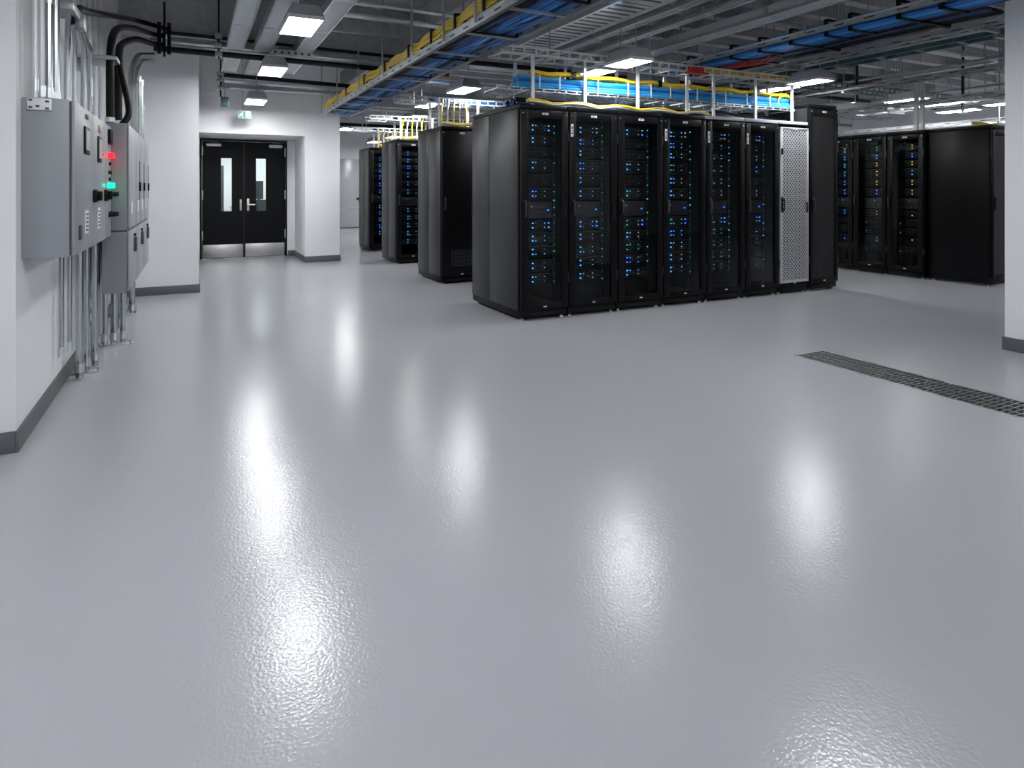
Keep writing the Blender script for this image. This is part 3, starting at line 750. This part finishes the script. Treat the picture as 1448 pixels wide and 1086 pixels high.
solo('cable_tag', MB().box(.36, .47, 10.6, 10.62, 2.55, 2.70, 0, .006).tube([(.41, 10.61, 2.69), (.41, 10.7, 2.95), (.41, 10.8, 2.95)], .004, 5, 1), ['teal', 'galvdark'], 'pale green tag hanging left of the exit sign', 'tag')

# left wall: conduits above the large cabinet
def conduit(x, y, z0, z1, r, label, m_='conduit', grp='conduits on the left wall', cp=()):
    return pipe('conduit', [(x, y, z0), (x, y, z1)], r, m_, label, 'conduit', group=grp, couplings=[((x, y, z), Zv) for z in cp])
CT = 1.765
conduit(-.74, 4.06, CT, CZ, .012, 'thin grey conduit above the large cabinet, leftmost', 'white', cp=(1.84,))
conduit(-.73, 4.16, CT, CZ, .014, 'thin grey conduit above the large cabinet, second from left', 'white', cp=(1.82,))
conduit(-.72, 4.29, CT, CZ, .019, 'thick silver conduit above the large cabinet, left of the thick pair', cp=(1.83, 2.35))
conduit(-.72, 4.48, CT, CZ, .021, 'thick silver conduit above the large cabinet, right of the thick pair', cp=(1.83, 2.45))
for i, (y, dx) in enumerate(((4.98, 0), (5.12, .02), (5.30, .05), (5.44, .07))):
    pipe('conduit', [(-.74+dx, y, CT), (-.74+dx, y, 2.12), (-.73+dx, y-.03, 2.28), (-.70+dx*.3, y-.22-.08*i, 2.42-.01*i)], .017 if i != 1 else .013, 'conduit',
         ['silver conduit bending back over the large cabinet, nearest the thick pair', 'slim silver conduit bending back over the large cabinet',
          'bright silver conduit bending back over the large cabinet', 'silver conduit bending back over the large cabinet, nearest the black hoses'][i], 'conduit', .16, 'conduits on the left wall')
m = MB().box(-.785, -.66, 4.66, 4.94, 2.39, 2.45, 0, .01); m.box(-.70, -.64, 4.94, 5.05, 2.34, 2.42, 0, .01)
solo('conduit_clamp', m, ['galvdark'], 'dark clamp block holding the bending conduits to the left wall', 'bracket')
pipe('overhead_pipe', [(-.70, 4.84, 2.36), (-.69, 5.05, 2.50), (-.69, 5.40, 2.56), (-.61, 8.15, 3.17), (-.30, 8.5, 3.18)], .026, 'pipeblack', 'black pipe rising from the bent conduits along the left wall', rad=.2)
# black hoses on the second cabinet
C2T = 1.80
def hose(pts, r, label, clamps):
    t = thing('cable_hose', label, 'hose', (pts[0][0], pts[0][1], pts[0][2]), 0, 'black hoses on the left wall')
    P = smooth_path(pts)
    part('hose', MB().tube(P, r, 12), ['rubber'], t, True)
    for z in clamps: part('clamp', MB().tube([(pts[0][0], pts[0][1], z-.018), (pts[0][0], pts[0][1], z+.018)], r*1.2, 12), ['galv'], t, True)
    return t
hose([(-.58, 5.75, C2T), (-.58, 5.75, 2.05), (-.58, 5.76, 2.32), (-.575, 5.88, 2.50), (-.555, 6.2, 2.64), (-.50, 7.0, 2.82), (-.43, 8.3, 3.06), (-.30, 8.36, 3.06)], .028, 'thick black hose, left of those rising from the second cabinet', (1.83,))
hose([(-.55, 5.99, C2T), (-.55, 5.99, 2.0), (-.55, 6.0, 2.25), (-.555, 6.10, 2.40), (-.555, 6.38, 2.54), (-.50, 7.1, 2.74), (-.43, 8.3, 2.95), (-.30, 8.34, 2.95)], .030, 'thick black hose, middle of those rising from the second cabinet', (1.83,))
hose([(-.50, 5.76, C2T), (-.463, 5.79, 1.87), (-.465, 5.82, 1.97), (-.50, 5.86, 2.12), (-.53, 5.93, 2.24), (-.535, 5.96, 2.33)], .024, 'black hose looping from the second cabinet up to the middle hose', ())
for i, y in enumerate((6.6, 6.9)):
    pipe('conduit', [(-.51, y, C2T), (-.51, y, 2.36), (-.48, y+.35, 2.56), (-.42, 8.38, 2.84-.07*i)], .026, 'conduit', ['silver conduit sweeping up beside the black hoses, left one', 'silver conduit sweeping up beside the black hoses, right one'][i], 'conduit', .3, 'conduits on the left wall')
m = MB()
for z in (2.30,): m.box(-.785, -.53, 5.70, 6.05, z-.015, z+.015, 0, .004)
solo('strut_channel', m, ['galvdark'], 'dark strut bar holding the black hoses off the left wall', 'bracket')
t = thing('cable_clamp', 'black strapped clamp gathering hoses and pipes at the wall corner', 'bracket', (-.33, 8.3, 2.85))
for x in (-.36, -.26): part('strap', MB().box(x-.02, x+.02, 8.26, 8.29, 2.84, 3.20, 0, .004), ['rubber'], t, True)
part('rod', MB().tube([(-.31, 8.34, 2.82), (-.31, 8.34, 3.45)], .014, 6), ['pipeblack'], t, True)
for i, (y, z) in enumerate(((7.1, 2.40), (7.5, 2.44), (7.8, 2.445), (7.95, 2.2))):
    conduit(-.50, y, C2T, z, .014, ['slim silver conduit at the far end of the second cabinet, tallest', 'slim silver conduit at the far end of the second cabinet, second tallest',
            'slim silver conduit at the far end of the second cabinet, third tallest', 'slim silver conduit at the far end of the second cabinet, shortest'][i], cp=(z-.02,))
for i, y in enumerate((5.75, 6.05, 6.4, 6.75)):
    conduit(-.755, y, .0, CZ, .016, 'slim pale conduit running up the wall behind the second cabinet', 'white', 'slim conduits behind the second cabinet')
# conduits down to the floor
for i, (x, y, r) in enumerate(((-.75, 4.86, .014), (-.73, 5.02, .014), (-.70, 5.20, .024), (-.68, 5.36, .017), (-.65, 5.52, .020))):
    conduit(x, y if i > 1 else y, .012 if i > 1 else .25, .95, r, ['thin pale conduit under the large cabinet, nearest the wall', 'thin pale conduit under the large cabinet, second from the wall',
            'thick silver conduit standing on the first floor strut, left', 'silver conduit standing on the first floor strut, middle', 'silver conduit standing on the first floor strut, right'][i], cp=(.08,) if i > 1 else (.27,))
for i, (x, y, r, zt) in enumerate(((-.72, 6.16, .030, .95), (-.66, 6.20, .020, .95), (-.60, 6.24, .026, .52), (-.54, 6.26, .020, .52))):
    conduit(x, y, .012, zt, r, ['thick silver conduit on the second floor strut, nearest the wall', 'slim silver conduit on the second floor strut', 'silver conduit on the second floor strut under the second cabinet',
            'slim silver conduit on the second floor strut, farthest from the wall'][i], cp=(.07,))
for i, (x, y, r) in enumerate(((-.62, 6.9, .022), (-.64, 7.66, .022), (-.58, 7.68, .030))):
    conduit(x, y, .012, .52, r, ['slim silver conduit standing alone between two floor struts', 'slim silver conduit on the rear floor strut', 'thick silver conduit on the rear floor strut'][i], cp=(.07,))
for i, (x1, y) in enumerate(((-.60, 5.38), (-.46, 6.22), (-.53, 7.67))):
    t = thing('floor_strut', ['steel floor strut at the foot of the conduits under the large cabinet', 'steel floor strut at the foot of the conduits, middle of three', 'steel floor strut at the foot of the conduits, farthest'][i], 'bracket', (-.68, y, 0), 0, 'floor struts under the conduits')
    part('plate', MB().box(-.775, x1, y-.03, y+.03, 0, .012, 0, .003), ['galv'], t, True)
    for k in range(3):
        xx = -.74+k*(x1+.74)/2*.93; part('bolt', MB().tube([(xx, y-.02, .012), (xx, y-.02, .035)], .012, 6), ['steel'], t, True)
for i, z in enumerate((.22, .32, .44)):
    solo('pipe_clip', MB().box(-.79, -.69, 5.95, 5.99, z, z+.035, 0, .006), ['galvdark'], ['dark pipe clip on the wall beside the second floor strut, lowest', 'dark pipe clip on the wall beside the second floor strut, middle', 'dark pipe clip on the wall beside the second floor strut, highest'][i], 'bracket', 'pipe clips on the left wall')

# ------------------------------------------------------------------ large electrical cabinet
F = -.565
cab = thing('electrical_cabinet', 'large grey wall cabinet with red and green lights, nearest on the left wall', 'electrical cabinet', (-.68, 4.93, .93))
part('body', MB().box(-.79, F-.022, 4.02, 5.85, .94, 1.77, 0, .006), ['grey'], cab, True)
part('seam_gasket', MB().box(F-.024, F-.016, 4.028, 5.842, .95, 1.76), ['greydark'], cab, True)
YS = [4.03, 4.72, 5.32, 5.845]
def front_box(y0, y1, z0, z1, dx=.006, b=.003): return MB().box(F, F+dx, y0, y1, z0, z1, 0, b)
doors = []
for i in range(3):
    d = part('door', MB().box(F-.016, F, YS[i]+.004, YS[i+1]-.004, .945, 1.765, 0, .004), ['grey'], cab, True); doors.append(d)
def meter(y0, y1, z0, z1, d):
    f_ = part('meter_frame', MB().box(F, F+.008, y0, y1, z0, z1, 0, .003), ['rubber'], d, True)
    part('meter_window', MB().box(F+.006, F+.011, y0+.03, y1-.03, z0+.025, z1-.02), ['dial'], d, True)
meter(4.34, 4.52, 1.50, 1.66, doors[0]); meter(4.90, 5.06, 1.475, 1.645, doors[1])
part('lock', front_box(4.40, 4.48, 1.705, 1.735), ['greydark'], doors[0], True)
part('lock', front_box(4.96, 5.06, 1.67, 1.72), ['brass'], doors[1], True)
part('breaker_switch', front_box(5.46, 5.60, 1.63, 1.735, .02), ['rubber'], doors[2], True)
for (yy, d) in ((4.76, doors[1]), (5.30, doors[2])):
    m = MB().box(F, F+.018, yy-.05, yy+.06, 1.215, 1.295, 0, .005).box(F+.016, F+.045, yy-.015, yy+.02, 1.225, 1.285, 0, .006)
    part('handle', m, ['rubber'], d, True)
for y in (5.48, 5.54, 5.60):
    part('red_lamp', MB().tube([(F, y, 1.545), (F+.03, y, 1.545)], .020, 12), ['led_r'], doors[2], True, 'glowing red indicator lamp')
    part('green_lamp', MB().tube([(F, y, 1.325), (F+.03, y, 1.325)], .020, 12), ['led_G'], doors[2], True, 'glowing green indicator lamp')
part('red_lamp', MB().tube([(F, 5.16, 1.535), (F+.01, 5.16, 1.535)], .010, 10), ['led_r'], doors[1], True)
part('green_lamp', MB().tube([(F, 5.20, 1.325), (F+.01, 5.20, 1.325)], .009, 10), ['led_G'], doors[1], True)
for y, z in ((5.50, 1.42), (5.58, 1.42), (5.53, 1.485), (5.52, 1.37)):
    part('button', MB().tube([(F, y, z), (F+.014, y, z)], .013, 8), ['rubber'], doors[2], True)
for y, z in ((5.52, 1.26), (5.66, 1.26), (5.52, 1.11), (5.66, 1.11)):
    part('rotary_knob', MB().tube([(F, y, z), (F+.012, y, z), (F+.05, y, z)], [.024, .018, .016], 10), ['rubber'], doors[2], True)
for (ya, yb, d) in ((4.38, 4.50, doors[0]), (4.90, 5.02, doors[1])):
    m = front_box(ya, yb, 1.04, 1.175, .004, 0)
    for k in range(5): m.box(F+.003, F+.006, ya+.02+(k % 2)*.01, yb-.025, 1.055+k*.023, 1.065+k*.023, 1)
    part('data_label', m, ['label', 'greydark'], d, True)
part('hinge', front_box(4.16, 4.22, 1.02, 1.10, .01), ['greydark'], doors[0], True)
m = MB().box(-.765, -.66, 4.006, 4.022, 1.705, 1.765, 0, .004)
for x, z in ((-.75, 1.755), (-.68, 1.75), (-.75, 1.718), (-.68, 1.714), (-.72, 1.724)): m.box(x-.008, x+.008, 4.003, 4.008, z-.005, z+.005, 1)
part('mounting_bracket', m, ['white', 'greydark'], cab, True, 'white bracket with bolt holes on the near side')

# second cabinet
G = -.45
cab = thing('electrical_cabinet', 'second grey wall cabinet under the black hoses, upper and lower doors', 'electrical cabinet', (-.54, 6.83, .5))
part('body', MB().box(-.625, G-.014, 5.665, 8.0, .505, 1.80, 0, .006), ['grey'], cab, True)
part('seam_gasket', MB().box(-.628, G-.010, 5.66, 8.0, .972, .984), ['greydark'], cab, True)
YS = [5.675, 6.30, 6.80, 7.35, 7.995]
for i in range(4):
    d = part('upper_door', MB().box(G-.012, G, YS[i]+.004, YS[i+1]-.004, .99, 1.795, 0, .004), ['grey'], cab, True)
    y = YS[i]+.45
    if i: part('handle', MB().box(G, G+.016, YS[i+1]-.13, YS[i+1]-.10, 1.28, 1.36, 0, .004), ['rubber'], d, True)
    if i: part('slot', MB().box(G, G+.004, YS[i+1]-.09, YS[i+1]-.04, 1.20, 1.55), ['greydark'], d, True)
    part('data_label', MB().box(G, G+.004, YS[i]+.18, YS[i]+.28, 1.10, 1.20), ['label'], d, True)
for i in range(3):
    ya, yb = ((5.675, 6.42), (6.42, 7.2), (7.2, 7.995))[i]
    d = part('lower_door', MB().box(G-.012, G, ya+.004, yb-.004, .51, .966, 0, .004), ['grey'], cab, True)
    part('handle', MB().box(G, G+.022, yb-.30, yb-.22, .78, .90, 0, .006), ['greydark'], d, True)
    part('lock', MB().box(G, G+.014, yb-.29, yb-.23, .905, .93, 0, .004), ['rubber'], d, True)

# light switch, exit sign
t = thing('light_switch', 'small white switch plate beside the black double doors', 'switch', (1.69, 12.992, 1.13))
part('plate', MB().box(1.66, 1.72, 12.99, 13., 1.11, 1.19, 0, .003), ['white'], t, True)
part('rocker', MB().box(1.675, 1.705, 12.986, 12.992, 1.13, 1.17, 0, .002), ['label'], t, True)
EX, EY, EZ = .74, 11.35, 2.46
t = thing('exit_sign', 'green emergency exit sign with running figure hanging before the black doors', 'sign', (EX, EY, EZ))
part('housing', MB().box(EX-.10, EX+.10, EY, EY+.035, EZ, EZ+.125, 0, .006), ['white'], t, True)
part('sign_face', MB().box(EX-.092, EX+.092, EY-.004, EY+.002, EZ+.008, EZ+.117), ['exitgreen'], t, True)
m = MB(); yy = EY-.006
def bar(p, q, w):
    a = Vector((p[0], 0, p[1])); b = Vector((q[0], 0, q[1])); n_ = (b-a).normalized(); s_ = Vector((-n_.z, 0, n_.x))*w/2
    o = len(m.v)
    for v in (a-s_, b-s_, b+s_, a+s_): m.v += [(EX+v.x, yy-.002, EZ+v.z), (EX+v.x, yy+.003, EZ+v.z)]
    for q4 in ((0,2,4,6),(1,7,5,3),(0,1,3,2),(2,3,5,4),(4,5,7,6),(6,7,1,0)): m.face([o+i for i in q4])
bar((-.040, .082), (-.052, .052), .018)
bar((-.052, .054), (-.030, .040), .010); bar((-.030, .040), (-.036, .018), .009); bar((-.052, .052), (-.070, .036), .010); bar((-.070, .036), (-.086, .040), .008)
bar((-.042, .080), (-.022, .064), .008); bar((-.044, .080), (-.066, .074), .008); bar((-.066, .074), (-.072, .060), .007)
m.tube([(EX-.032, yy-.002, EZ+.098), (EX-.032, yy+.003, EZ+.098)], .010, 12)
bar((.022, .018), (.022, .106), .008); bar((.018, .106), (.078, .106), .008); bar((.074, .018), (.074, .106), .008); bar((.048, .018), (.048, .104), .040)
part('pictogram', m, ['exitwhite'], t, True)
part('hanger', MB().tube([(EX-.03, EY+.018, EZ+.12), (EX-.03, EY+.018, CZ)], .006, 6), ['galvdark'], t, True)

# ------------------------------------------------------------------ floor drain
t = thing('floor_grate', 'long steel drain grate set in the grey floor at right', 'drain grate', ((GX0+GX1)/2, (GY0+GY1)/2, 0))
m = MB(); 
m.box(GX0, GX0+.014, GY0, GY1, -.03, .003); m.box(GX1-.014, GX1, GY0, GY1, -.03, .003); m.box(GX0, GX1, GY1-.014, GY1, -.03, .003); m.box(GX0, GX1, GY0, GY0+.014, -.03, .003)
part('frame', m, ['steel'], t, True)
m = MB()
for k in (1, 2, 3): 
    x = GX0+(GX1-GX0)*k/4; m.box(x-.005, x+.005, GY0, GY1, -.03, .002)
part('long_bar', m, ['grate'], t, True)
m = MB(); n = int((GY1-GY0)/.036)
for i in range(n):
    y = GY0+.02+i*.036; m.box(GX0+.014, GX1-.014, y, y+.009, -.03, -.001)
part('cross_bar', m, ['grate'], t, True)
part('channel_lining', MB().box(GX0+.001, GX1-.001, GY0+.001, GY1-.001, -.118, -.112), ['pit'], t, True)

# ------------------------------------------------------------------ ceiling services at the right
def rail(name, x0, x1, y0, y1, z, label, m_='galv', w=.25, rods=(), h=.05):
    return ladder_y(name, label, x0, x0+w, y0, y1, z, h, .45, m_, rods=rods, rung_m='galvdark')
rail('cable_tray', 6.72, 0, 2.6, 6.4, 2.84, 'thin galvanised tray just right of the upper right blue cables', w=.16, rods=(3.4, 5.6))
rail('cable_tray', 7.35, 0, 2.6, 8.2, 2.88, 'teal tinted tray in the upper right, second beyond the blue cables', 'teal', w=.22, rods=(3.6, 5.4))
rail('cable_tray', 8.3, 0, 3.2, 9.5, 2.70, 'dull narrow tray in the upper right, third beyond the blue cables', 'galvdark', w=.2, rods=(4.0, 6.0, 8.0))
rail('cable_tray', 9.9, 0, 4.2, 10.2, 2.60, 'bright tray low above the aisle side of the right rack row', 'white', w=.3, rods=(5.0, 6.4, 8.4), h=.06)
rail('cable_tray', 10.9, 0, 4.4, 12, 2.66, 'galvanised tray above the back of the right rack row', 'galv', w=.3, rods=(5.2, 7.0, 9.0))
rail('cable_tray', 12.3, 0, 4.6, 14, 2.46, 'pale low tray farthest to the right beyond the racks', 'white', w=.35, rods=(6.0, 9.0), h=.06)
ladder_x('cable_tray', 'teal metal tray crossing behind the tall rack at the upper right', 8.0, 13.8, 6.6, 6.9, 2.87, .09, .5, 'teal', rods=(8.6, 10.5, 12.5))
ladder_x('cable_tray', 'galvanised tray crossing far behind the right rack row', 8.0, 14.2, 9.0, 9.4, 2.86, .09, .5, 'galv', rods=(8.8, 11, 13))
ladder_x('cable_tray', 'pale tray crossing far behind the teal one', 8.0, 14.2, 11.5, 11.9, 2.78, .09, .5, 'white', rods=(9, 11.5, 13.5))
PX = [(6.9, 3.06, .03, 'galvdark', 'dark pipe right of the upper right blue tray'), (7.9, 3.07, .035, 'galv', 'silver pipe near the ceiling right of the teal tray'),
      (9.3, 3.0, .022, 'galvdark', 'dull pipe near the ceiling over the aisle before the right racks'), (10.3, 3.06, .04, 'galv', 'thick silver pipe near the ceiling over the right racks'),
      (11.8, 3.0, .03, 'galvdark', 'dull pipe near the ceiling behind the right racks'), (13.2, 3.06, .04, 'galv', 'silver pipe near the ceiling close to the far right wall')]
for x, z, r, mm, l in PX: pipe('overhead_pipe', [(x, 2.9, z), (x, 17, z)], r, mm, l, group='pipes along the room at the right', hang=[(x, q, z) for q in (5.0, 7.6, 10.6)])
PY = [(5.2, 3.22, .03, 'galvdark', 'dark pipe crossing under the ceiling over the front racks'), (7.4, 3.12, .03, 'galv', 'silver pipe crossing over the back of the front row'),
      (8.0, 3.02, .035, 'pipeblack', 'black pipe crossing between the first and second rack rows'), (9.6, 3.0, .03, 'galv', 'silver pipe crossing between the second and third rack rows'),
      (10.4, 2.9, .04, 'galvdark', 'dull pipe crossing in front of the third rack row'), (12.3, 2.85, .03, 'galv', 'silver pipe crossing in front of the fourth rack row'), (15.0, 2.8, .04, 'pipeblack', 'black pipe crossing behind the fourth rack row')]
for y, z, r, mm, l in PY: pipe('overhead_pipe', [(3.0, y, z), (14.6, y, z-.03)], r, mm, l, group='pipes across the room at the right', hang=[(q, y, z-.03*(q-3)/11.6) for q in (4.7, 7.1, 9.7, 12.7)])
# air handling boxes and ducts
def duct_box(x0, x1, y0, y1, z0, z1, label):
    t = thing('air_duct', label, 'air duct', ((x0+x1)/2, (y0+y1)/2, z0), 0, 'air ducts under the ceiling')
    part('body', MB().box(x0, x1, y0, y1, z0, z1, 0, .01), ['lamphouse'], t, True)
    for f_ in (.02, .5, .98):
        x = x0+(x1-x0)*f_; part('flange', MB().box(x-.015, x+.015, y0-.02, y1+.02, z0-.02, z1+.02), ['galv'], t, True)
    for x in (x0+.3, x1-.3): part('hanger_rod', MB().tube([(x, y0+.05, z1), (x, y0+.05, CZ)], .008, 6), ['galvdark'], t, True)
    return t
duct_box(5.62, 6.12, 7.0, 7.5, 2.74, 3.0, 'small pale duct box hanging over the front racks beside the red junction box')
duct_box(10.6, 13.4, 8.0, 8.6, 2.9, 3.3, 'grey air duct above and behind the right rack row')
duct_box(8.4, 14.0, 13.4, 14.0, 2.6, 3.1, 'long grey air duct far back at the right')
duct_box(9.6, 12.0, 10.2, 10.7, 2.85, 3.2, 'grey air duct far back, between the other two at the right')
for i, (x, y) in enumerate(((8.55, 6.0), (8.95, 7.6), (10.0, 9.6), (11.2, 6.0))):
    t = thing('pipe_hanger', ['black flat hanger just right of the tall rack', 'black flat hanger behind the tall rack', 'black flat hanger far behind the right racks', 'black flat hanger over the right racks'][i], 'bracket', (x, y, 2.55), 0, 'flat hangers at the right')
    part('rod', MB().box(x-.025, x+.025, y-.01, y+.01, 2.55, CZ), ['pipeblack'], t, True)
    part('foot', MB().box(x-.07, x+.07, y-.03, y+.03, 2.53, 2.55), ['galvdark'], t, True)
for i, x in enumerate((9.75, 9.90)):
    solo('support_post', MB().box(x, x+.05, 5.86, 5.91, 2.15, 2.92), ['white'], ['white post rising from the right rack row, left of two', 'white post rising from the right rack row, right of two'][i], 'post', 'posts on the right rack row')
bundle('yellow_cable_bundle', 'short yellow cables standing on the right rack row', 'cables', 'y', 4.9, 5.2, 9.9, 10.0, 2.152, 4, .012, ['yellow'], rg, layers=2, hump=.06, seg=.05, group='cable bundles in trays')

# small things at the aisle end and in the lobby
solo('floor_box', MB().box(3.62, 3.86, 14.9, 15.3, 0, .24, 0, .02).box(3.66, 3.82, 14.95, 15.2, .24, .40, 0, .02), ['greydark'], 'small dark box standing on the floor at the far end of the aisle', 'box')
t = thing('lobby_counter', 'pale counter seen through the door windows', 'counter', (1.4, 15.5, 0))
part('body', MB().box(.75, 1.7, 15.6, 16.0, 0, .86), ['counter'], t, True)
part('top', MB().box(.73, 1.72, 15.5, 16.05, .86, .90, 0, .006), ['white'], t, True)
t = thing('monitor', 'dark monitor on the counter behind the right door window', 'monitor', (1.36, 15.7, .9))
part('screen', MB().box(1.24, 1.42, 15.68, 15.71, 1.06, 1.48, 0, .01), ['screen'], t, True)
part('stand', MB().box(1.30, 1.36, 15.70, 15.73, .91, 1.1).box(1.24, 1.42, 15.62, 15.8, .90, .912), ['screen'], t, True)
t = thing('lobby_chair', 'dark chair before the counter behind the right door window', 'chair', (1.33, 15.2, 0))
part('seat', MB().box(1.16, 1.52, 15.0, 15.4, .42, .48, 0, .02), ['screen'], t, True)
part('backrest', MB().box(1.20, 1.44, 14.98, 15.02, .55, 1.06, 0, .02), ['screen'], t, True)
part('pedestal', MB().tube([(1.34, 15.2, .03), (1.34, 15.2, .42)], .025).box(1.14, 1.54, 15.18, 15.22, 0, .03).box(1.32, 1.36, 15.0, 15.4, 0, .03), ['screen'], t, True)
t = thing('lobby_cupboard', 'tall dark cupboard seen through the left door window', 'cupboard', (.43, 15.2, 0))
part('body', MB().box(.30, .565, 15.0, 15.4, 0, 1.80, 0, .01), ['greydark'], t, True)
part('door', MB().box(.31, .555, 14.985, 15.0, .05, 1.76, 0, .004), ['greydark'], t, True)

# ------------------------------------------------------------------ camera, world, view
cam = bpy.data.cameras.new('camera'); co = bpy.data.objects.new('camera', cam); COL.objects.link(co)
co.location = (0, 0, 1.3)
co.rotation_euler = (PI/2, 0, -math.radians(26.514))
cam.sensor_width = 36; cam.lens = 900/1448*36
cam.shift_y = -(543-267)/1448; cam.clip_start = .05; cam.clip_end = 100
scene.camera = co
w = bpy.data.worlds.new('world'); scene.world = w; w.use_nodes = True
w.node_tree.nodes['Background'].inputs[0].default_value = (.5, .52, .55, 1)
w.node_tree.nodes['Background'].inputs[1].default_value = .05
vs = scene.view_settings
vs.view_transform = 'Standard'; vs.look = 'None'; vs.gamma = 1; vs.exposure = 1.04; vs.use_curve_mapping = False
scene.cycles.use_denoising = True
scene.cycles.max_bounces = 8; scene.cycles.transparent_max_bounces = 12
scene.cycles.sample_clamp_indirect = 6
